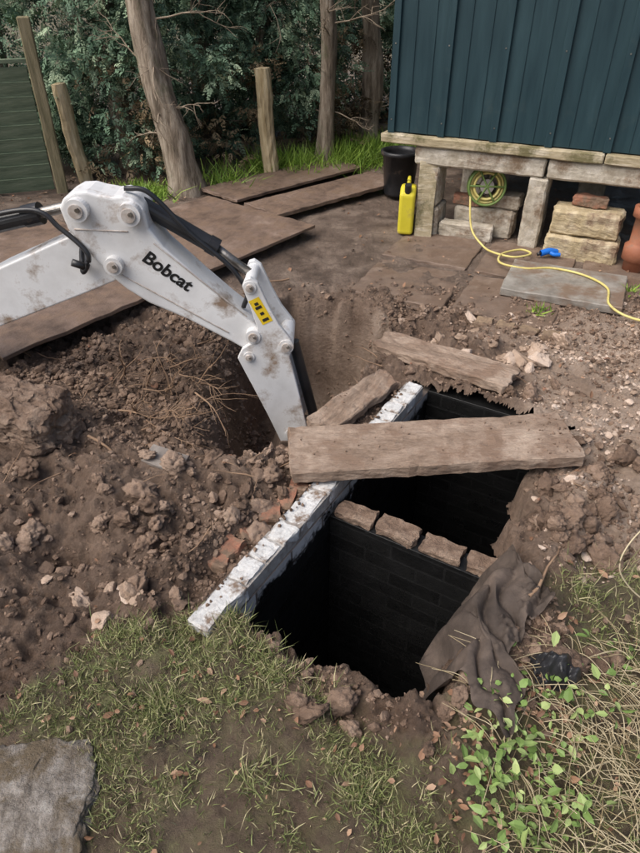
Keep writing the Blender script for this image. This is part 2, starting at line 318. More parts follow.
def box_l(name,x0,x1,y0,y1,z0,z1,mat,parent,bevel=.002):
    bm=bmesh.new(); bmesh.ops.create_cube(bm,size=1)
    for v in bm.verts: v.co=Vector(((x0+x1)/2+v.co.x*(x1-x0),(y0+y1)/2+v.co.y*(y1-y0),(z0+z1)/2+v.co.z*(z1-z0)))
    return bm_obj(name,bm,mat,parent,bevel=bevel)
box_l('wall_left',-.108,0,-.13,1.74,-2,-.079,m_tank,tank)
box_l('wall_right',.72,.83,-.13,1.74,-2,-.10,m_tank,tank)
box_l('wall_near',.001,.719,-.13,-.02,-2,-.10,m_tank,tank)
box_l('wall_far',.001,.719,1.61,1.74,-2,-.07,m_tank,tank)
box_l('wall_divider',.001,.719,.62,.715,-2,-.13,m_tank,tank)
box_l('floor',-.1,.83,-.13,1.74,-2.1,-2.001,m_tank,tank)
box_l('water',.003,.717,-.018,1.60,-1.99,-1.85,m_water,tank)
m_wbrick=mk('whitened_brick',[(.3,(.26,.22,.19)),(.42,(.46,.44,.42)),(.55,(.62,.615,.60)),(.8,(.73,.73,.72))],scale=20,detail=12,nrough=.75,rough=.8,bump=.9,bscale=70,bdist=.008,island=.1,dirt=((.21,.15,.11),9,.52,.62))
m_rbrick=mk('red_brick',[(.3,(.22,.095,.06)),(.7,(.38,.18,.115))],scale=9,rough=.85,bump=.8,bscale=60,island=.3,dirt=((.19,.13,.09),9,.42,.56))
m_render=mk('limewashed_mortar',[(.35,(.24,.20,.17)),(.6,(.48,.46,.43))],scale=14,detail=12,nrough=.75,rough=.9,bump=1,bscale=60)
box_l('mortar_bed',-.096,-.004,-.13,1.55,-.078,-.018,m_render,tank)
y=-.14;i=0
while y<1.5:
    ln=rng.choice([.078,.108,.112,.215])
    o=box('coping_brick_%d'%i,(-.048+rng.uniform(-.005,.005),y+ln/2,-.040+rng.uniform(-.005,.004)),(.094,ln-.005,.062),m_wbrick,tank,rough=.008,seg=5,rz=rng.uniform(-.03,.03),rx=rng.uniform(-.02,.02),chip=.02); y+=ln; i+=1
for k in range(9):
    box('loose_brick_%d'%k,(-.155+rng.uniform(-.03,.02),.12+k*.105+rng.uniform(-.03,.03),-.048+rng.uniform(-.02,.012)),(.085,.10,.055),m_rbrick,tank,rough=.012,seg=4,rz=rng.uniform(-.7,.7),rx=rng.uniform(-.3,.3),chip=.03)
for k in range(4):
    box('divider_coping_%d'%k,(.10+k*.185,.668+rng.uniform(-.004,.004),-.115+rng.uniform(-.006,.006)),(.178,.088,.04),m_block,tank,rough=.012,seg=8,chip=.02,rz=rng.uniform(-.04,.04))
kb=empty('kerb_brick_course')
for k in range(4):
    t=k*.125; box('kerb_brick_%d'%k,(.95+t*.92,3.36-t*.42,-.012),(.115,.10,.06),m_kerb,kb,rough=.012,seg=5,chip=.02,rz=-.45+rng.uniform(-.15,.15),rx=rng.uniform(-.1,.1))

# ---------------------------------------------------------------- planks / slabs over tank
p=box('timber_plank',(.47,2.135,.045),(1.24,.31,.06),m_plank,rz=math.radians(4),rough=.007,seg=34,ry=math.radians(-1),chip=.05)
p=box('timber_plank',(.64,2.90,.02),(.76,.20,.055),m_plank,rz=math.radians(-34),rough=.012,seg=20,chip=.06)
p=box('timber_plank',(.17,2.53,.01),(.62,.15,.05),m_plank,rz=math.radians(50),rough=.012,seg=18,rx=.1,chip=.05)
# ---------------------------------------------------------------- ground boards
def sheet(name,p0,ang,ln,wd,z,th=.02,rx=0):
    a=math.radians(ang); cx=p0[0]+math.cos(a)*ln/2-math.sin(a)*wd/2; cy=p0[1]+math.sin(a)*ln/2+math.cos(a)*wd/2
    o=box(name,(cx,cy,z),(ln,wd,th),m_ply,rz=a,rough=.007,seg=26,rx=rx,chip=.02); return o
sheet('plywood_sheet',(-1.60,2.80),52,2.55,1.15,.085,.022,rx=.01)
sheet('plywood_sheet',(-.35,5.05),42,1.5,.42,.07,.03)
sheet('plywood_sheet',(-.72,5.52),44,1.6,.5,.05,.025)
sheet('plywood_sheet',(-2.9,3.1),40,1.9,1.0,.05,.02)

# ---------------------------------------------------------------- paving in front of shed
pv=empty('paving_slabs')
SA=math.radians(-25); ca,sa=math.cos(SA),math.sin(SA)
k=0
for i in range(1,6):
    for j in range(2):
        cx=.25+i*.66*ca+j*.63*sa; cy=4.84+i*.66*sa-j*.66*ca
        if j==1 and i in (0,3): continue
        gzc=float(ground_z(np.array([cx]),np.array([cy]))[0])
        box('slab_%d'%k,(cx,cy,gzc-.014+rng.uniform(-.004,.006)),(.60,.60,.05),m_pave,pv,rz=SA+rng.uniform(-.04,.04),rough=.010,seg=10,rx=rng.uniform(-.015,.015),ry=rng.uniform(-.015,.015)); k+=1
box('concrete_slab',(1.56,3.84,.025),(.72,.52,.05),m_slab,rz=math.radians(-24),rough=.005,seg=12)

# ---------------------------------------------------------------- shed
shed=empty('shed'); shed.location=(.50,5.05,0); shed.rotation_euler=(0,0,SA)
SL,SD=3.9,2.6
box_l('wall_front_board',0,SL,.0,.03,.70,2.75,m_teal,shed)
box_l('wall_left_board',0,.03,.031,SD,.70,2.75,m_teal,shed)
box_l('wall_right_board',SL-.03,SL,.031,SD,.70,2.75,m_teal,shed)
box_l('wall_back_board',.031,SL-.031,SD-.03,SD,.70,2.75,m_teal,shed)
x=.0;i=0
while x<SL:
    box_l('cover_strip_%d'%i,x,x+.05,-.024,-.001,.695,2.75,m_teal,shed,bevel=.004)
    for q in (.135,.27):
        box_l('board_edge_%d_%d'%(i,int(q*100)),x+.05+q-.035,x+.05+q-.029,-.006,-.001,.70,2.74,m_teal,shed,bevel=.001)
    for zz in (.78,1.25,1.72,2.2):
        for q in (.025,):
            box_l('screw_%d_%d'%(i,int(zz*100)),x+q-.004,x+q+.004,-.027,-.0245,zz,zz+.008,m_steel,shed,bevel=0)
    x+=.37;i+=1
for i,yy in enumerate(np.arange(.3,SD,.4)):
    box_l('side_strip_%d'%i,-.024,-.001,yy,yy+.05,.695,2.75,m_teal,shed,bevel=.004)
box_l('roof',-.15,SL+.15,-.2,SD+.15,2.76,2.82,m_black,shed)
box_l('floor_deck',.04,SL,.13,SD,.60,.69,m_dark,shed)
def seg_beam(name,x0,x1,y0,y1,z0,z1,mat,rough=.008):
    o=box(name,((x0+x1)/2,(y0+y1)/2,(z0+z1)/2),(x1-x0,y1-y0,z1-z0),mat,shed,rough=rough,seg=12,chip=.01); return o
seg_beam('sill_beam_0',-.04,1.5,-.06,.08,.632,.692,m_beam,.006)
seg_beam('sill_beam_1',1.505,3.94,-.06,.08,.632,.692,m_beam,.006)
seg_beam('lower_beam_0',.22,1.15,-.03,.12,.50,.625,m_conc)
seg_beam('lower_beam_1',1.155,2.3,-.03,.12,.50,.625,m_conc)
seg_beam('lower_beam_2',2.305,3.9,-.03,.12,.50,.625,m_conc)
seg_beam('pier_0',.27,.42,-.02,.20,.21,.495,m_conc)
seg_beam('pier_0_base',.25,.44,-.03,.24,-.03,.205,m_conc)
seg_beam('pier_1',1.05,1.19,-.03,.24,-.03,.495,m_conc)
seg_beam('pier_2',2.5,2.72,-.03,.24,-.03,.495,m_conc)
seg_beam('pier_3',3.6,3.85,-.03,.24,-.03,.495,m_conc)
for bx in (.3,1.3,2.3,3.5):
    seg_beam('rear_pier_%d'%int(bx*10),bx,bx+.22,1.2,1.42,-.03,.60,m_conc)
    seg_beam('back_pier_%d'%int(bx*10),bx,bx+.22,2.3,2.52,-.03,.60,m_conc)
blk=empty('stone_block_stack'); blk.location=(.50,5.05,0); blk.rotation_euler=(0,0,SA)
def blkp(n,x0,x1,y0,y1,z0,z1,m): 
    box(n,((x0+x1)/2,(y0+y1)/2,(z0+z1)/2),(x1-x0,y1-y0,z1-z0),m,blk,rough=.011,seg=10,rz=rng.uniform(-.04,.04),chip=.02)
blkp('block_low',1.24,1.74,-.14,.10,-.02,.16,m_sand)
blkp('block_high',1.25,1.72,-.12,.12,.165,.33,m_sand)
blkp('brick_top',1.36,1.60,.0,.10,.335,.40,m_rbrick)
blk2=empty('concrete_block'); blk2.location=(.50,5.05,0); blk2.rotation_euler=(0,0,SA)
for n,a in (('lying_block',(.52,.98,.12,.34,-.02,.20,m_conc)),('brick_a',(.50,.72,.12,.23,.205,.275,m_rbrick)),('block_b',(.74,1.0,.15,.3,.205,.30,m_conc)),('front_block',(.45,.86,-.0,.10,-.02,.10,m_conc))):
    x0,x1,y0,y1,z0,z1,m=a
    box(n,((x0+x1)/2,(y0+y1)/2,(z0+z1)/2),(x1-x0,y1-y0,z1-z0),m,blk2,rough=.010,seg=8,chip=.02)
box('leaning_board',(.79,4.86,.25),(.13,.03,.56),m_beam,rz=SA+.3,rx=math.radians(-9),rough=.003,seg=8)

def tube(pts,rad,sides=8):
    pts=np.asarray(pts,float); n=len(pts); rad=np.broadcast_to(rad,(n,))
    T=np.gradient(pts,axis=0); T/=np.linalg.norm(T,axis=1)[:,None]+1e-9
    up=np.where(np.abs(T[:,2:3])>.9,np.array([[1.,0,0]]),np.array([[0,0,1.]]))
    A=np.cross(T,up); A/=np.linalg.norm(A,axis=1)[:,None]+1e-9; B=np.cross(T,A)
    th=np.linspace(0,2*np.pi,sides,endpoint=False)
    V=pts[:,None,:]+rad[:,None,None]*(A[:,None,:]*np.cos(th)[None,:,None]+B[:,None,:]*np.sin(th)[None,:,None])
    V=V.reshape(-1,3)
    i=np.arange(n-1)[:,None]*sides; j=np.arange(sides)[None,:]
    F=np.stack([i+j,i+(j+1)%sides,i+sides+(j+1)%sides,i+sides+j],-1).reshape(-1,4)
    return V,F
def spline(P,n=12):
    P=np.asarray(P,float); P=np.vstack([2*P[0]-P[1],P,2*P[-1]-P[-2]]); out=[]
    for i in range(1,len(P)-2):
        t=np.linspace(0,1,n,endpoint=False)[:,None]
        a,b_,c_,d=P[i-1],P[i],P[i+1],P[i+2]
        out.append(.5*((2*b_)+(-a+c_)*t+(2*a-5*b_+4*c_-d)*t*t+(-a+3*b_-3*c_+d)*t**3))
    out.append(P[-2][None]); return np.vstack(out)
def lathe(name,prof,c,mat,parent=None,sides=28,sx=1,sy=1,rz=0,tilt=(0,0)):
    V=[];F=[];n=len(prof)
    for r,z in prof:
        for k in range(sides):
            a=2*math.pi*k/sides; V.append((r*math.cos(a)*sx,r*math.sin(a)*sy,z))
    for i in range(n-1):
        for k in range(sides): F.append((i*sides+k,i*sides+(k+1)%sides,(i+1)*sides+(k+1)%sides,(i+1)*sides+k))
    o=fast_mesh(name,V,F,mat,parent,smooth=True); o.location=c; o.rotation_euler=(tilt[0],tilt[1],rz); return o
def cyl(name,p1,p2,r,mat,parent=None,sides=20):
    p1=np.array(p1,float);p2=np.array(p2,float);d=(p2-p1)
    pts=np.array([p1-d*1e-4,p1,p1+d*.001,p2-d*.001,p2,p2+d*1e-4]); V,F=tube(pts,np.array([1e-4,r*.96,r,r,r*.96,1e-4]),sides)
    return fast_mesh(name,V,F,mat,parent,smooth=False if r>.02 else True)
pipe=empty('terracotta_pipe'); pipe.location=(2.12,4.13,0)
lathe('pipe_body',[(.04,0.02),(.075,.02),(.075,.12),(.098,.13),(.098,.22),(.08,.235),(.075,.24),(.075,.40),(.098,.41),(.098,.47),(.06,.47),(.055,.3)],(0,0,-.04),m_terra,pipe)
lathe('black_bin',[(.0,.0),(.125,.0),(.13,.02),(.155,.33),(.175,.335),(.175,.365),(.155,.37),(.15,.33),(.12,.03),(0,.03)],(.70,5.86,.02),m_plastic)
can=empty('jerry_can'); can.location=(.665,4.93,.01); can.rotation_euler=(0,0,math.radians(80))
bm=bmesh.new(); pr=[(-.12,0),(.12,0),(.12,.27),(.06,.335),(-.05,.35),(-.12,.30)]
vs=[bm.verts.new((a,-.058,z)) for a,z in pr]; f=bm.faces.new(vs); r=bmesh.ops.extrude_face_region(bm,geom=[f])
for v in r['geom']:
    if isinstance(v,bmesh.types.BMVert): v.co.y+=.116
bm_obj('body',bm,m_canY,can,bevel=.022,segs=3)
V,F=tube(spline([(-.04,0,.34),(-.02,0,.385),(.06,0,.375),(.10,0,.31)],6),.013); fast_mesh('handle',V,F,m_canY,can,smooth=True)
cyl('cap',(-.09,0,.31),(-.105,0,.37),.025,m_black,can)
reel=empty('hose_reel'); reel.location=(1.22,4.83,.37); reel.rotation_euler=(math.radians(80),0,SA+.3)
th=np.linspace(0,2*np.pi,41)
pp=[]
for k in range(7):
    V,F=tube(np.stack([np.cos(th)*(.09+.012*(k%3)),np.sin(th)*(.09+.012*(k%3)),np.full(41,-.036+k*.012)],-1),.009,6); pp.append((V,F))
V,F=merge(pp); fast_mesh('coil',V,F,m_hose,reel,smooth=True)
m_rg=mk('reel_green',[(.3,(.10,.17,.04)),(.7,(.18,.25,.08))],rough=.5,bump=0)
for sgn in (-1,1):
    V,F=tube(np.stack([np.cos(th)*.13,np.sin(th)*.13,np.full(41,.048*sgn)],-1),.009,6); fast_mesh('flange_%d'%(sgn+1),V,F,m_rg,reel,smooth=True)
    for a in (0,1.05,2.1):
        cyl('spoke_%d_%d'%(sgn+1,int(a*10)),(.13*math.cos(a),.13*math.sin(a),.048*sgn),(-.13*math.cos(a),-.13*math.sin(a),.048*sgn),.007,m_rg,reel,8)
cyl('hub',(0,0,-.05),(0,0,.05),.05,m_slab,reel)
hp=[(1.10,4.80,.33),(1.11,4.66,.12),(1.17,4.50,.045),(1.22,4.36,.045),(1.34,4.26,.05),(1.47,4.32,.05),(1.42,4.40,.05),(1.27,4.32,.05),(1.22,4.16,.05),(1.36,4.06,.05),(1.54,4.05,.055),(1.70,3.92,.062),(1.78,3.72,.062),(1.72,3.50,.05),(1.80,3.34,.04),(2.02,3.22,.05),(2.3,3.15,.05)]
V,F=tube(spline(hp,12),.0075,8); fast_mesh('garden_hose',V,F,m_hose,smooth=True)
sg=empty('hose_connector'); sg.location=(1.60,4.34,.05); sg.rotation_euler=(0,0,.2)
V,F=tube(spline([(-.06,0,0),(0,0,.012),(.06,0,.0)],6),.022,10); fast_mesh('body',V,F,m_blue,sg,smooth=True)
V,F=tube(spline([(.0,0,.01),(.02,-.035,.0),(.06,-.05,0)],6),.014,8); fast_mesh('grip',V,F,m_blue,sg,smooth=True)
cyl('nozzle',(-.06,0,0),(-.085,0,-.005),.012,m_black,sg)

# ---------------------------------------------------------------- excavator arm
arm=empty('excavator_arm'); arm.location=(0,0,0)
def plate(name,pts,y0,y1,mat,bevel=.008):
    bm=bmesh.new(); vs=[bm.verts.new((a,y0,z)) for a,z in pts]; f=bm.faces.new(vs)
    r=bmesh.ops.extrude_face_region(bm,geom=[f])
    for v in r['geom']:
        if isinstance(v,bmesh.types.BMVert): v.co.y=y1
    return bm_obj(name,bm,mat,arm,bevel=bevel,segs=3)
boom=[(-2.6,-.02),(-1.70,.474),(-1.389,.624),(-1.146,.725),(-.985,.79),(-.866,.755),(-.83,.65),(-.887,.568),(-1.041,.505),(-1.472,.339),(-2.0,.09),(-2.5,-.22)]
plate('boom',boom,2.655,2.785,m_white)
dip=[(-1.065,.886),(-1.04,.925),(-.99,.95),(-.94,.952),(-.90,.94),(-.84,.93),(-.80,.935),(-.755,.92),(-.72,.88),(-.712,.80),(-.66,.72),(-.507,.56),(-.40,.455),(-.30,.365),(-.262,.32),(-.262,.27),(-.30,.232),(-.36,.235),(-.412,.27),(-.60,.385),(-.763,.465),(-.85,.53),(-.904,.585),(-.98,.69),(-1.05,.80)]
plate('dipper',dip,2.635,2.805,m_white,.012)
lk=[(-.339,.559),(-.325,.59),(-.300,.598),(-.27,.575),(-.225,.46),(-.183,.37),(-.135,.30),(-.122,.265),(-.142,.208),(-.10,.0),(-.065,-.20),(-.075,-.25),(-.11,-.294),(-.165,-.313),(-.20,-.29),(-.26,-.12),(-.33,.06),(-.385,.20),(-.36,.25),(-.30,.29),(-.285,.36),(-.31,.46)]
plate('bucket_link_front',lk,2.605,2.632,m_white,.005)
plate('bucket_link_back',lk,2.81,2.838,m_white,.005)
plate('link_web',[(-.30,.18),(-.17,.17),(-.12,-.15),(-.20,-.22)],2.634,2.808,m_white,.004)
for n,(px,pz,r) in enumerate([(-.985,.885,.036),(-.775,.868,.036),(-.305,.315,.026),(-.155,.265,.026),(-.305,.555,.022),(-.88,.65,.03),(-.14,-.24,.028),(-.33,.21,.02)]):
    cyl('pin_%d'%n,(px,2.588,pz),(px,2.852,pz),r*.8,m_pin,arm)
    cyl('pin_collar_%d'%n,(px,2.597,pz),(px,2.843,pz),r*1.3,m_white,arm,28)
    cyl('pin_bolt_%d'%n,(px+r*.3,2.58,pz+r*.2),(px+r*.3,2.589,pz+r*.2),r*.28,m_steel,arm,6)
for k,(a,b_) in enumerate([((-1.02,.80),(-.80,.79)),((-.86,.60),(-.42,.32)),((-.70,.74),(-.33,.40))]):
    cyl('weld_%d'%k,(a[0],2.634,a[1]),(b_[0],2.634,b_[1]),.0035,m_pin,arm,8)
cyl('boom_ram_body',(-2.2,2.70,.62),(-1.22,2.70,.835),.040,m_black,arm)
cyl('boom_ram_gland',(-1.24,2.70,.831),(-1.17,2.70,.846),.046,m_plastic,arm)
cyl('boom_ram_rod',(-1.2,2.70,.84),(-.98,2.70,.888),.022,m_steel,arm)
cyl('bucket_ram_body',(-.78,2.74,.885),(-.47,2.74,.69),.036,m_black,arm)
cyl('bucket_ram_gland',(-.49,2.74,.703),(-.45,2.74,.678),.041,m_plastic,arm)
cyl('bucket_ram_rod',(-.46,2.74,.684),(-.31,2.74,.56),.02,m_steel,arm)
cyl('link_edge_dark',(-.125,2.70,.24),(-.030,2.70,-.2),.026,m_black,arm)  # black cylinder added to draw the dark right edge of the lower link
for k,yy in enumerate((2.66,2.69)):
    V,F=tube(spline([(-2.3,yy,.70),(-1.6,yy,.80),(-1.2,yy-.01,.875),(-1.08,yy-.02,.80),(-.98,yy-.045,.70),(-1.02,yy-.04,.62),(-1.0,yy+.02,.76),(-.85,yy+.04,.90)] if k==0 else [(-.80,yy,.95),(-.7,yy,.93),(-.55,yy,.76),(-.40,yy,.62),(-.33,yy,.50),(-.35,yy-.0,.42)],10),.011,8); fast_mesh('hose_%d'%k,V,F,m_black,arm,smooth=True)
cyl('hose_fitting',(-1.00,2.62,.64),(-1.05,2.60,.67),.016,m_black,arm)
def on_arm(name,a,b,w,y,mat):
    bm=bmesh.new(); a=Vector((a[0],y,a[1])); b=Vector((b[0],y,b[1])); d=(b-a).normalized(); n=Vector((-d.z,0,d.x))*w/2
    bm.faces.new([bm.verts.new(q) for q in (a-n,b-n,b+n,a+n)]); return bm_obj(name,bm,mat,arm)
on_arm('warning_sticker',(-.292,.50),(-.235,.385),.052,2.6035,m_yel)
for k,t in enumerate((.2,.35,.6,.85)):
    q=(-.292+.057*t,.50-.115*t); on_arm('sticker_mark_%d'%k,(q[0]-.003,q[1]+.006),(q[0]+.003,q[1]-.006),.03 if k%2 else .018,2.602,m_black)
tx=bpy.data.curves.new('lettering','FONT'); tx.body='Bobcat'; tx.size=.082; tx.extrude=.0006; tx.offset=.0022; tx.shear=.1
to=bpy.data.objects.new('lettering',tx); link(to,arm); to.location=(-.765,2.6335,.668); ang=math.atan2(.46-.665,-.50+.755)
to.rotation_euler=(math.radians(90),-ang*1.0,0)
m_ink=mk('black_ink',[(.3,(.01,.01,.01)),(.7,(.02,.02,.02))],bump=0,rough=.5); tx.materials.append(m_ink)
bk=[(-.20,-.28),(-.05,-.28),(.0,-.45),(-.06,-.62),(-.22,-.66),(-.30,-.55)]
plate('bucket',bk,2.60,2.84,m_mudsteel,.01)

# ---------------------------------------------------------------- posts and fence
def rpost(name,base,h,r,mat,lean=(0,0)):
    n=14; pts=[(base[0]+lean[0]*t+.006*math.sin(t*9),base[1]+lean[1]*t,base[2]-.1+(h+.1)*t) for t in np.linspace(0,1,n)]
    rad=np.array([r*(1.03-.06*t)+rng.uniform(-.004,.004) for t in np.linspace(0,1,n)])
    pts=np.vstack([pts,[(pts[-1][0],pts[-1][1],pts[-1][2]+.012)]]); rad=np.append(rad,r*.02)
    V,F=tube(pts,rad,12); V[:,:2]+=rng.normal(0,.0025,(len(V),2)); return fast_mesh(name,V,F,mat)
rpost('wooden_post',(-.47,6.5,0),.93,.075,m_post,(-.05,0))
fence=empty('garden_fence'); fence.location=(-2.38,6.02,0); fence.rotation_euler=(0,0,math.radians(20))
box('post',(.02,0,.64),(.10,.10,1.42),m_fpost,fence,rough=.004,seg=10)
box('post_far',(-1.9,0,.6),(.10,.10,1.3),m_fpost,fence,rough=.004,seg=10)
for k in range(9):
    box('board_%d'%k,(-.94,-.01,.08+k*.108),(1.80,.016,.118),m_fence,fence,rx=math.radians(8),bevel=.002)
box('cap_rail',(-.94,-.005,1.045),(1.84,.06,.03),m_fence,fence,bevel=.003)
box('batten',(-.5,.03,.5),(.05,.03,.95),m_fence,fence)
rpost('wooden_post',(-2.2,6.25,0),.84,.065,m_post,(-.08,0))

# ---------------------------------------------------------------- trees
def spray_template(k=9,seed=0):
    r=np.random.default_rng(seed); V=[];F=[]
    for i in range(k):
        t=(i+.5)/k
        for sgn in (-1,1):
            base=np.array([t,0,-.25*t*t]); a=sgn*(.75+.25*r.uniform(-1,1)); ln=(.42*(1-t*.75))*r.uniform(.7,1.2)
            d=np.array([math.cos(a),math.sin(a),-.25+r.uniform(-.25,.2)]); pr=np.array([-math.sin(a),math.cos(a),0])*.07
            o=len(V); V+= [base,base+d*ln*.5+pr,base+d*ln,base+d*ln*.5-pr]; F.append((o,o+1,o+2,o+3))
    return np.array(V),np.array(F)
SPR=[spray_template(5,s) for s in range(4)]
def foliage(name,cx,cy,z0,z1,r0,nclump,nspray,size,mat,parent,seed):
    r=np.random.default_rng(seed)
    u=r.uniform(0,1,nclump)**1.5
    zc=z0+(z1-z0)*u; hh=(zc-z0)/(z1-z0); rad=r0*(1-.45*hh)*np.sqrt(r.uniform(.2,1,nclump)); th=r.uniform(0,2*np.pi,nclump)
    th=np.where((np.sin(th)>.3)&(r.uniform(0,1,nclump)<.5),-th,th)
    C=np.stack([cx+rad*np.cos(th),cy+rad*np.sin(th)*.7,zc],-1); ct=r.uniform(.05,.85,nclump); cr=r.uniform(.10,.30,nclump)
    V=[];F=[];T=[];o=0
    for q in range(4):
        n=nclump*nspray//4; ci=r.integers(0,nclump,n)
        d=r.normal(size=(n,3)); d/=np.linalg.norm(d,axis=1)[:,None]; rr=cr[ci]*r.uniform(.35,1,n)
        pos=C[ci]+d*rr[:,None]*np.array([1,1,.8])
        pos[:,2]=np.maximum(pos[:,2],.03)
        out=np.arctan2(pos[:,1]-cy+d[:,1]*.5,pos[:,0]-cx+d[:,0]*.5)+r.normal(0,.7,n)
        R=rotm(r.normal(0,.7,n),r.uniform(-.5,1.1,n),out); S=size*r.uniform(.5,1.3,n)[:,None]*np.ones((1,3))
        v,f=inst(SPR[q][0],SPR[q][1],pos,R,S); V.append(v);F.append(f+o);o+=len(v)
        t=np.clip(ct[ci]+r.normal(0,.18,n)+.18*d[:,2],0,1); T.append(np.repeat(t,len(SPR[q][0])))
    fast_mesh(name,np.concatenate(V),np.concatenate(F),mat,parent,attrs={'tone':np.concatenate(T)})
def limb(p,d,ln,r,seed,depth=2):
    rr=np.random.default_rng(seed); pts=[np.array(p,float)]; d=np.array(d,float); out=[]
    for i in range(6):
        d=d+rr.normal(0,.16,3); d/=np.linalg.norm(d); pts.append(pts[-1]+d*ln/6)
    out.append(tube(np.array(pts),np.linspace(r,r*.25,7),5))
    if depth>0:
        for k in range(4):
            i=rr.integers(1,6); dd=d+rr.normal(0,.6,3); dd/=np.linalg.norm(dd); out+=limb(pts[i],dd,ln*.5,r*.5,seed*7+k+1,depth-1)
    return out
def tree(bx,by,r,top,nl,z0,crown,ncl,seed,size=.12,nspray=40,back=.55,side=0):
    t=empty('conifer_tree'); n=40; rr=np.random.default_rng(seed)
    zs=np.linspace(-.15,4.0,n); pts=[];rd=[]
    for z in zs:
        k=z/4.6; pts.append((bx+top[0]*z/1.5+.03*math.sin(z*3+seed),by+top[1]*z/1.5+.03*math.cos(z*2.3+seed),z)); rd.append(r*(1-.7*max(k,0))*(1+.9*math.exp(-max(z,0)*7)*.5))
    V,F=tube(pts,np.array(rd),30)
    for i in range(len(V)):
        nvx=mn.noise_vector(Vector((V[i][0]*7,V[i][1]*7,V[i][2]*2))); nv2=mn.noise(Vector((V[i][0]*30,V[i][1]*30,V[i][2]*5))); c=np.array(pts[i//30]); dv=V[i]-c; V[i]=c+dv*(1+.28*nvx[0]+.14*nv2)
    fast_mesh('trunk',V,F,m_bark,t,smooth=True)
    parts=[]
    for k in range(nl):
        z=rr.uniform(.35,2.2); a=rr.uniform(0,2*np.pi) if k%2 else rr.uniform(np.pi,2*np.pi); i=int(np.searchsorted(zs,z))
        parts+=limb(np.array(pts[min(i,n-1)]),(math.cos(a),math.sin(a),rr.uniform(-.25,.45)),rr.uniform(.3,.7),.009,seed*100+k)
    V,F=merge(parts); fast_mesh('limbs',V,F,m_twig,t,smooth=True)
    foliage('crown',bx+side,by+back,z0,3.2,crown,ncl,nspray,size,m_fol,t,seed)
    return t
tree(-1.24,5.95,.135,(-.15,.05),12,.80,.75,85,1,back=.75,side=-.1)
tree(-1.95,6.9,.10,(.02,.0),6,.15,.75,110,2,back=-.1)
tree(-3.1,7.0,.12,(0,0),4,.15,.95,100,3,back=0)
tree(-.62,7.35,.09,(.05,0),8,.35,.62,90,4,back=0)
tree(.06,6.95,.085,(.0,.0),10,.75,.50,60,5,back=.45,side=-.15)
tree(.55,7.7,.11,(-.03,0),8,1.05,.6,50,6,back=.8,side=.1)
tree(1.5,8.3,.12,(0,0),3,.4,.9,80,8,back=0)
tree(-1.2,7.5,.11,(0,0),5,.15,.9,110,9,back=0)
tree(2.9,8.2,.12,(0,0),2,.4,1.0,50,10,back=0)
tree(-4.3,7.2,.12,(0,0),2,.2,1.0,60,11,back=0)
hd=empty('hedge')
for k,(cx,cy) in enumerate([(-5,8.6),(-3.8,8.7),(-2.6,8.6),(-1.4,8.7),(-.3,8.9),(.8,9.9),(2,9.6),(3.3,9.5)]):
    foliage('foliage_%d'%k,cx,cy,.1,3.2,1.0,80,34,.20,m_fol,hd,60+k)
for k,(cx,cy) in enumerate([(-1.75,6.45),(-.75,7.0),(-.1,7.6),(.35,7.9),(.5,8.6),(0,8.2)]):
    foliage('brown_interior_%d'%k,cx,cy,.08,1.1,.45,14,22,.13,m_folb,hd,90+k)

# ---------------------------------------------------------------- scatter: clods
def ico(sub):
    bm=bmesh.new(); bmesh.ops.create_icosphere(bm,subdivisions=sub,radius=1); bm.verts.ensure_lookup_table()
    V=np.array([v.co[:] for v in bm.verts]); F=np.array([[v.index for v in f.verts] for f in bm.faces]); bm.free(); return V,F
I1=ico(1); I2=ico(2); I3=ico(3); I4=ico(4)
def clodvar(T,seed,a1=.45,a2=.22,a3=.12,lim=.62):
    V=T[0].copy()
    for i,v in enumerate(V):
        q=Vector(v); o=Vector((seed*3.7,seed*1.3,seed*7.1))
        k=1+a1*mn.noise(q*1.3+o)+a2*mn.noise(q*3.1+o)+a3*mn.noise(q*7+o)
        w=np.array(v)*k
        for pn in range(3):
            nn_=Vector(mn.noise_vector(Vector((pn*9.1,seed,3.3)))).normalized(); dd=w@np.array(nn_); 
            if dd>lim: w=w-np.array(nn_)*(dd-lim)*.8
        V[i]=w
    return V,T[1]
CV3=[clodvar(I3,s) for s in range(10)]; CV2=[clodvar(I2,s+30) for s in range(10)]; CV4=[clodvar(I4,s+50,.45,.34,.2,.72) for s in range(8)]
BOARD=[(-1.62,2.78),(-.03,4.82),(-.95,5.55),(-2.55,3.5)]
def scatter(n,xr,yr,dens):
    x=rng.uniform(*xr,n);y=rng.uniform(*yr,n)
    k=rng.uniform(0,1,n)<dens(x,y); x,y=x[k],y[k]; k=tank_in(x,y)<-.005; return x[k],y[k]
def soil_d(x,y):
    g=np.maximum(polysd(x,y,GRASS),polysd(x,y,WEED)); p=sstep(3.4,3.9,y-.1*x)
    d=(1-sstep(-.02,.05,g)*.93)*(1-p*.96)*(polysd(x,y,BOARD)<0)
    d=d*np.clip(.38+2.4*fbm(x,y,2.6,3,88),.10,1); s,w=sw(x,y)
    return d*np.where((w>-.13)&(w<0)&(s>-.15)&(s<1.5),0,1)*(1-.6*sstep(.85,1.2,x))
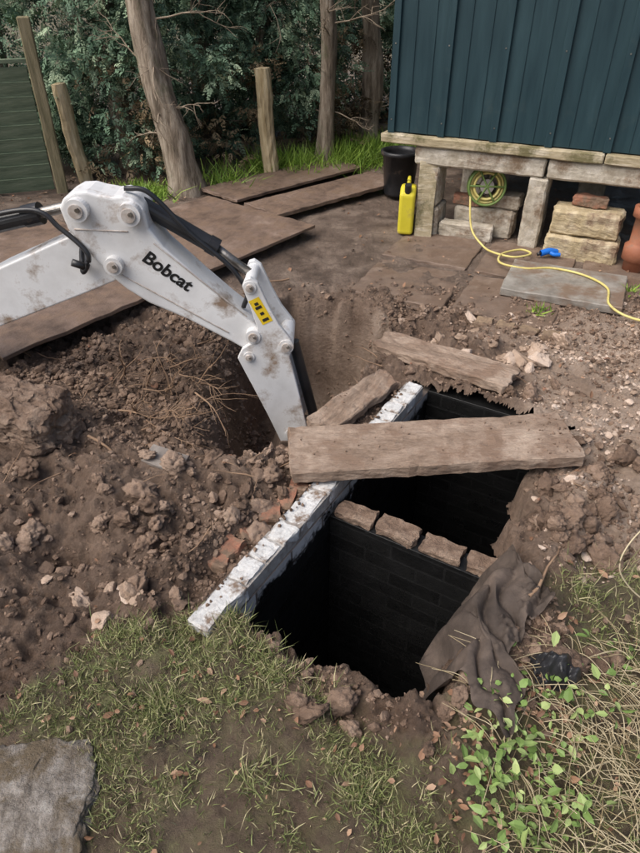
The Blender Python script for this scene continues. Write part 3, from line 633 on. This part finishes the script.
def lumps(x,y,size,T,sink=.45,jit=.0,flat=.6,zoff=0):
    out=[]; n=len(x); which=rng.integers(0,len(T),n)
    for q in range(len(T)):
        m=which==q; k=m.sum()
        if k==0: continue
        sz=size[m]; pos=np.stack([x[m],y[m],ground_z(x[m],y[m])+sz*(flat*.9-sink)+zoff],-1)
        R=rotm(rng.normal(0,.4,k),rng.normal(0,.4,k),rng.uniform(0,6.28,k)); S=sz[:,None]*rng.uniform(.6,1.35,(k,3))*np.array([1,1,flat])
        out.append(inst(T[q][0],T[q][1],pos,R,S,jit))
    return merge(out)
x,y=scatter(140000,(-2.3,2.4),(.9,4.0),soil_d); sz=.003+.0052*rng.pareto(2.5,len(x)).clip(0,2.2)
v1=lumps(x,y,sz,[I1],jit=.3,sink=.25,flat=.75)
x,y=scatter(11000,(-2.3,1.3),(1.0,3.8),soil_d); sz=.007+.0085*rng.pareto(2.4,len(x)).clip(0,2.2)
v2=lumps(x,y,sz,CV2,jit=.06,sink=.35,flat=.7)
s0=rng.uniform(-.1,1.45,170); w0=(-.105+np.abs(rng.normal(0,.02,170))).clip(-.105,-.01); x,y=from_sw(s0,w0)
k=np.abs(fbm(x,y,9,2,8))>0.08; n_=k.sum(); pos=np.stack([x[k],y[k],np.full(n_,-.006)],-1); sz=rng.uniform(.003,.009,n_)
v3=inst(CV2[0][0],CV2[0][1],pos,rotm(rng.normal(0,1,n_),rng.normal(0,1,n_),rng.uniform(0,6,n_)),sz[:,None]*np.ones((1,3)))
xx=np.concatenate([rng.normal(1.0,.07,60),rng.uniform(-.1,1.05,25)]).clip(-.12,1.06); yy=2.135+rng.uniform(-.14,.14,85)+.07*(xx-.47); n_=85; sz=rng.uniform(.002,.007,n_)
v4=inst(CV2[1][0],CV2[1][1],np.stack([xx,yy,.077+.017*(xx-.47)],-1),rotm(rng.normal(0,1,n_),rng.normal(0,1,n_),rng.uniform(0,6,n_)),sz[:,None]*np.array([[1,1,.7]]))
V,F=merge([v1,v2,v3,v4]); fast_mesh('soil_clods',V,F,m_clod)
xs=[];ys=[]
for (cx,cy,r,n) in [(-1.25,1.9,.38,18),(-.7,1.95,.25,14),(-.35,2.02,.16,12),(.66,1.12,.12,18),(.95,1.65,.15,26),(1.12,2.0,.15,22),(-.95,1.6,.3,12),(-.55,1.62,.18,10),(.6,3.2,.3,12),(1.0,2.5,.15,14),(.3,3.0,.14,7),(-.8,3.1,.2,8),(.1,.98,.12,6),(.4,1.0,.08,10)]:
    xs.append(rng.normal(cx,r,n));ys.append(rng.normal(cy,r*.8,n))
x=np.concatenate(xs);y=np.concatenate(ys);k=(tank_in(x,y)<-.02)&(soil_d(x,y)>.01);x=x[k];y=y[k]
v=lumps(x,y,rng.uniform(.018,.050,len(x)),CV4,jit=.008,sink=.36,flat=.75)
fast_mesh('large_clods',v[0],v[1],m_clod,smooth=True)
cl=lambda x,y: sstep(.65,1.0,x)*np.clip(.2+2*fbm(x,y,3,3,91),.04,1)*(1-sstep(-.02,.05,polysd(x,y,WEED)))*sstep(3.8,3.4,y)
x,y=scatter(20000,(.4,2.4),(1.35,3.8),cl); v1=lumps(x,y,.003+.0045*rng.pareto(2.6,len(x)).clip(0,2.2),[I1],jit=.3,sink=.25)
x,y=scatter(700,(.5,2.4),(1.35,3.7),cl); v5=lumps(x,y,rng.uniform(.008,.022,len(x)),CV2,jit=.06)
xs=rng.normal(1.0,.20,30);ys=rng.normal(3.05,.14,30);k=tank_in(xs,ys)<-.03;v2=lumps(xs[k],ys[k],rng.uniform(.02,.055,k.sum()),CV3,jit=.02)
xs=rng.normal(1.4,.35,36);ys=rng.normal(2.4,.5,36);k=(tank_in(xs,ys)<-.03)&(polysd(xs,ys,WEED)<-.02);v4=lumps(xs[k],ys[k],rng.uniform(.012,.035,k.sum()),CV3,jit=.02)
xs=rng.normal(-.74,.12,9);ys=rng.normal(1.40,.06,9);v3=lumps(xs,ys,rng.uniform(.015,.045,9),CV3,jit=.02)
V,F=merge([v1,v2,v3,v4,v5]); fast_mesh('clay_rubble',V,F,m_clay)
x,y=scatter(500,(-1.6,1.6),(1.1,3.4),soil_d); v=lumps(x,y,rng.uniform(.006,.016,len(x)),CV2,jit=.05); fast_mesh('brick_rubble',v[0],v[1],m_brickrub)

def rock(name,c,d,mat,rz=0,rough=.03,sub=4,tilt=(0,0),e=5):
    # super-ellipsoid block with eroded, broken faces
    bm=bmesh.new(); bmesh.ops.create_icosphere(bm,subdivisions=sub,radius=1); o_=Vector(c)*5
    for v in bm.verts:
        q=v.co.copy(); nrm=(abs(q.x)**e+abs(q.y)**e+abs(q.z)**e)**(1/e); p=q/nrm
        p=p+mn.noise_vector(p*1.3+o_)*.16+mn.noise_vector(p*3.6+o_)*rough*1.6+mn.noise_vector(p*9+o_)*rough*.8+mn.noise_vector(p*22+o_)*rough*.35
        v.co=Vector((p.x*d[0]/2,p.y*d[1]/2,p.z*d[2]/2))
    o=bm_obj(name,bm,mat,smooth=True); o.location=c; o.rotation_euler=(tilt[0],tilt[1],rz); return o
rock('large_stone',(-.80,.67,-.03),(.50,.44,.13),m_stone,rz=.15,rough=.05,sub=6,e=3.5)
rock('earth_block',(-1.22,2.14,.18),(.38,.27,.26),m_block,rz=-.25,rough=.08,sub=6,tilt=(.12,.1))
rock('earth_block',(-1.66,2.30,.18),(.34,.30,.28),m_block,rz=.4,rough=.09,sub=6,e=3.5)
box('slate_piece',(-.62,2.0,.085),(.16,.10,.014),m_slate,rz=-.3,rough=.003,seg=5,rx=.1,ry=.15)
box('slate_piece',(1.02,2.33,.03),(.09,.06,.012),m_slate,rz=.3,rough=.003,seg=5)
n=90; uu,vv=np.meshgrid(np.linspace(0,1,n),np.linspace(0,1,n)); s0=.02+uu*.56; w0=.60+vv*.30-.05*uu*vv
cxw,cyw=from_sw(s0+.05*np.sin(vv*5)+.02*np.sin(vv*17),w0+.03*np.sin(uu*9)+.015*np.sin(uu*23+1))
tt=np.clip((w0-.60)/.12,0,1); gz=ground_z(cxw,cyw)
cz=np.where(w0<.74,-.28*(1-tt)**1.2+.06*tt,.06)+.0; cz=np.maximum(cz,np.where(w0>.76,gz+.014,-9))
fold=np.abs(np.sin(uu*15+vv*6+6*fbm(cxw,cyw,5,2,4)))**.5; cz=cz+.038*fold+.022*fbm(cxw,cyw,16,3,5)
i=np.arange(n*n).reshape(n,n); F=np.stack([i[:-1,:-1],i[:-1,1:],i[1:,1:],i[1:,:-1]],-1).reshape(-1,4)
fast_mesh('hessian_sack',np.stack([cxw.ravel(),cyw.ravel(),cz.ravel()],-1),F,m_cloth,smooth=True)
n=34;uu,vv=np.meshgrid(np.linspace(-1,1,n),np.linspace(-1,1,n)); px=.68+uu*.065;py=1.08+vv*.05
pz=ground_z(px,py)+.06+.12*fbm(px,py,22,3,3)-.04*(uu**2+vv**2); i=np.arange(n*n).reshape(n,n); F=np.stack([i[:-1,:-1],i[:-1,1:],i[1:,1:],i[1:,:-1]],-1).reshape(-1,4)
fast_mesh('plastic_scrap',np.stack([px.ravel(),py.ravel(),pz.ravel()],-1),F,m_plastic)
parts=[]
for k in range(30):
    bx,by=rng.uniform(-.98,-.55),rng.uniform(2.25,2.85)
    p=np.array([bx,by,float(ground_z(np.array([bx]),np.array([by]))[0])+.03]); parts+=limb(p,(rng.uniform(-.2,1),rng.uniform(-1,.2),rng.uniform(-.2,.6)),rng.uniform(.14,.36),rng.uniform(.003,.0065),900+k,1)
for k in range(90):
    bx,by=rng.uniform(-1.6,1.1),rng.uniform(1.4,3.2)
    if tank_in(np.array([bx]),np.array([by]))[0]>-.1: continue
    p=np.array([bx,by,float(ground_z(np.array([bx]),np.array([by]))[0])+.015]); parts+=limb(p,(rng.uniform(-1,1),rng.uniform(-1,1),rng.uniform(0,.3)),rng.uniform(.06,.22),rng.uniform(.0015,.004),1900+k,0)
for (a,b_) in [((-1.35,1.75),(-.95,1.95)),((-.95,2.1),(-.7,1.95)),((.65,1.3),(.85,1.5)),((-.2,3.9),(-.45,3.7))]:
    za=float(ground_z(np.array([a[0]]),np.array([a[1]]))[0])+.05; d=np.array([b_[0]-a[0],b_[1]-a[1],0]); parts+=limb((a[0],a[1],za),d/np.linalg.norm(d),np.linalg.norm(d),.007,int(abs(a[0])*77),0)
V,F=merge(parts); fast_mesh('tree_roots',V,F,m_root,smooth=True)

# ---------------------------------------------------------------- grass
BT=(np.array([(-.5,0,0),(.5,0,0),(-.42,.10,.45),(.42,.10,.45),(-.05,.42,.9),(.05,.42,.9)]),np.array([(0,1,3,2),(2,3,5,4)]))
def blades(x,y,h,wd,lean=.5):
    n=len(x); pos=np.stack([x,y,ground_z(x,y)-.004],-1)
    R=rotm(rng.normal(0,lean,n),rng.normal(0,lean,n),rng.uniform(0,6.28,n)); S=np.stack([wd*rng.uniform(.6,1.3,n),h,h],-1)
    return inst(BT[0],BT[1],pos,R,S)
gd=lambda x,y: sstep(-.02,.06,polysd(x,y,GRASS)+fbm(x,y,9,3,1)*.2)*np.clip(.32+2.2*fbm(x,y,5,3,21)+1.6*fbm(x,y,18,2,23),.04,.85)*(ell(x,y,(-.80,.67),(.25,.22),.15)>1)
x,y=scatter(140000,(-1.3,.5),(.2,1.4),gd); h=rng.uniform(.012,.046,len(x)); p1=blades(x,y,h,.0026,.8)
gw=lambda x,y: sstep(.0,.06,polysd(x,y,WEED))*np.clip(.3+2.5*fbm(x,y,5,3,22),.05,1)
x,y=scatter(34000,(.35,1.9),(.2,1.8),gw); p2=blades(x,y,rng.uniform(.02,.065,len(x)),.0028,.75)
tx_=[];ty_=[]
for (cx,cy) in [(-.66,1.25),(-.58,1.27),(-.42,1.30),(-.33,1.32),(-.28,1.29),(-.12,1.10),(-.03,1.02),(-.2,1.2),(1.0,1.5),(.85,1.38),(1.2,1.5),(1.1,1.42),(-.45,1.0),(-.15,.8),(.1,.75)]:
    m=190; tx_.append(rng.normal(cx,.04,m));ty_.append(rng.normal(cy,.03,m))
x=np.concatenate(tx_);y=np.concatenate(ty_); k=tank_in(x,y)<.02; x,y=x[k],y[k]; p3=blades(x,y,rng.uniform(.03,.08,len(x)),.0028,.65)
V,F=merge([p1,p2,p3]); fast_mesh('grass',V,F,m_grass)
tx_=[];ty_=[]
for (cx,cy,r,m) in [(-1.55,5.85,.12,1100),(-1.7,6.0,.1,500),(-.25,6.75,.14,900),(.22,7.0,.2,1500),(.42,7.3,.2,1500),(-.5,6.75,.12,500),(-.9,6.2,.12,300),(.7,7.4,.2,700),(1.95,3.75,.03,50),(1.3,3.5,.03,50)]:
    tx_.append(rng.normal(cx,r,m));ty_.append(rng.normal(cy,r,m))
x=np.concatenate(tx_);y=np.concatenate(ty_); p1=blades(x,y,rng.uniform(.05,.30,len(x))*np.where(y<5,.3,1)*np.where(x<-1.3,.4,1),.009,.55); fast_mesh('grass',p1[0],p1[1],m_gbright)

# ---------------------------------------------------------------- weeds & leaves
LV=np.array([(0,0,0),(.28,.30,.06),(.0,.38,0),(-.28,.30,.06),(.24,.68,.05),(0,.75,-.02),(-.24,.68,.05),(0,1.05,-.12)])
LTt=(LV,np.array([(0,1,2),(0,2,3),(1,4,5),(1,5,2),(2,5,6),(2,6,3),(4,7,5),(5,7,6)]))
def leaves(x,y,dz,size,tilt):
    n=len(x); pos=np.stack([x,y,ground_z(x,y)+dz],-1); R=rotm(rng.normal(0,tilt,n),rng.normal(0,tilt,n),rng.uniform(0,6.28,n)); S=size[:,None]*rng.uniform(.7,1.25,(n,3)); return inst(LTt[0],LTt[1],pos,R,S)
wx=[];wy=[]
for (cx,cy,r,m) in [(.50,.95,.05,70),(.42,.80,.04,60),(.56,.84,.06,55),(.66,1.03,.05,34),(.46,.68,.05,60),(.75,.95,.06,26),(.60,.72,.05,36),(.85,1.12,.06,20)]:
    wx.append(rng.normal(cx,r,m));wy.append(rng.normal(cy,r,m))
x=np.concatenate(wx);y=np.concatenate(wy)
v=leaves(x,y,rng.uniform(.01,.06,len(x)),rng.uniform(.014,.040,len(x)),.55); fast_mesh('weeds',v[0],v[1],m_weed)
parts=[]
for k in range(1000):
    bx=rng.uniform(.42,1.3);by=rng.uniform(.42,1.12)+.15*(bx-.5); bz=float(ground_z(np.array([bx]),np.array([by]))[0]); a=rng.uniform(0,6.28) if k%3 else rng.normal(2.4,.5); ln=rng.uniform(.05,.20)
    if bx<.6 and k%2: continue
    P=[(bx,by,bz),(bx+.4*ln*math.cos(a),by+.4*ln*math.sin(a),bz+rng.uniform(.01,.05)),(bx+ln*math.cos(a),by+ln*math.sin(a),bz+rng.uniform(.0,.035))]
    parts.append(tube(spline(P,4),np.linspace(.0018,.0007,9),4))
parts.append(tube(spline([(1.12,1.30,0),(.98,1.33,.10),(.93,1.36,.2),(1.02,1.42,.30),(1.2,1.45,.33)],8),.0025,5))
V,F=merge(parts); fast_mesh('dry_grass_stems',V,F,m_straw,smooth=True)
ld=lambda x,y: np.clip(.25+1.5*fbm(x,y,3,3,66),.05,1)*np.where(y>5.4,1,.3)
x,y=scatter(7600,(-3,3),(.5,7.6),ld); k=polysd(x,y,HOLE)<0; x,y=x[k],y[k]
v1=leaves(x,y,.012,rng.uniform(.015,.042,len(x)),.35)
x=np.concatenate([rng.normal(.38,.045,130),rng.normal(.6,.09,130),rng.normal(-.3,.35,150),rng.normal(.9,.2,90)]);y=np.concatenate([rng.normal(.78,.12,130),rng.normal(.98,.08,130),rng.normal(.95,.18,150),rng.normal(.95,.15,90)]);k=tank_in(x,y)<0
v2=leaves(x[k],y[k],.016,rng.uniform(.010,.028,k.sum()),.6)
V,F=merge([v1,v2]); fast_mesh('fallen_leaves',V,F,m_dleaf)

# ---------------------------------------------------------------- light, sky, camera
w=bpy.data.worlds.new('World'); scene.world=w; w.use_nodes=True
N,L=w.node_tree.nodes,w.node_tree.links; bg=N['Background']; sk=N.new('ShaderNodeTexSky'); sk.sky_type='NISHITA'; sk.sun_disc=False
EL,AZ=math.radians(54),math.radians(-118)   # azimuth measured from +Y clockwise
sk.sun_elevation=EL; sk.sun_rotation=AZ; sk.air_density=1.0; sk.dust_density=4.5; sk.ozone_density=.5
L.new(sk.outputs[0],bg.inputs['Color']); bg.inputs['Strength'].default_value=.15
sd=bpy.data.lights.new('sun','SUN'); sd.energy=3.0; sd.angle=math.radians(55); sd.color=(1,.98,.955)
so=bpy.data.objects.new('sun',sd); link(so)
dirv=Vector((math.sin(AZ)*math.cos(EL),math.cos(AZ)*math.cos(EL),math.sin(EL)))
so.rotation_euler=dirv.to_track_quat('Z','Y').to_euler(); so.location=dirv*20
cd=bpy.data.cameras.new('camera'); cd.sensor_fit='VERTICAL'; cd.sensor_height=36; cd.lens=36*640/853; cd.clip_end=2000; cd.clip_start=.02
co=bpy.data.objects.new('camera',cd); link(co); co.location=(0,0,1.7); co.rotation_euler=(math.radians(90-36),0,0)
scene.camera=co
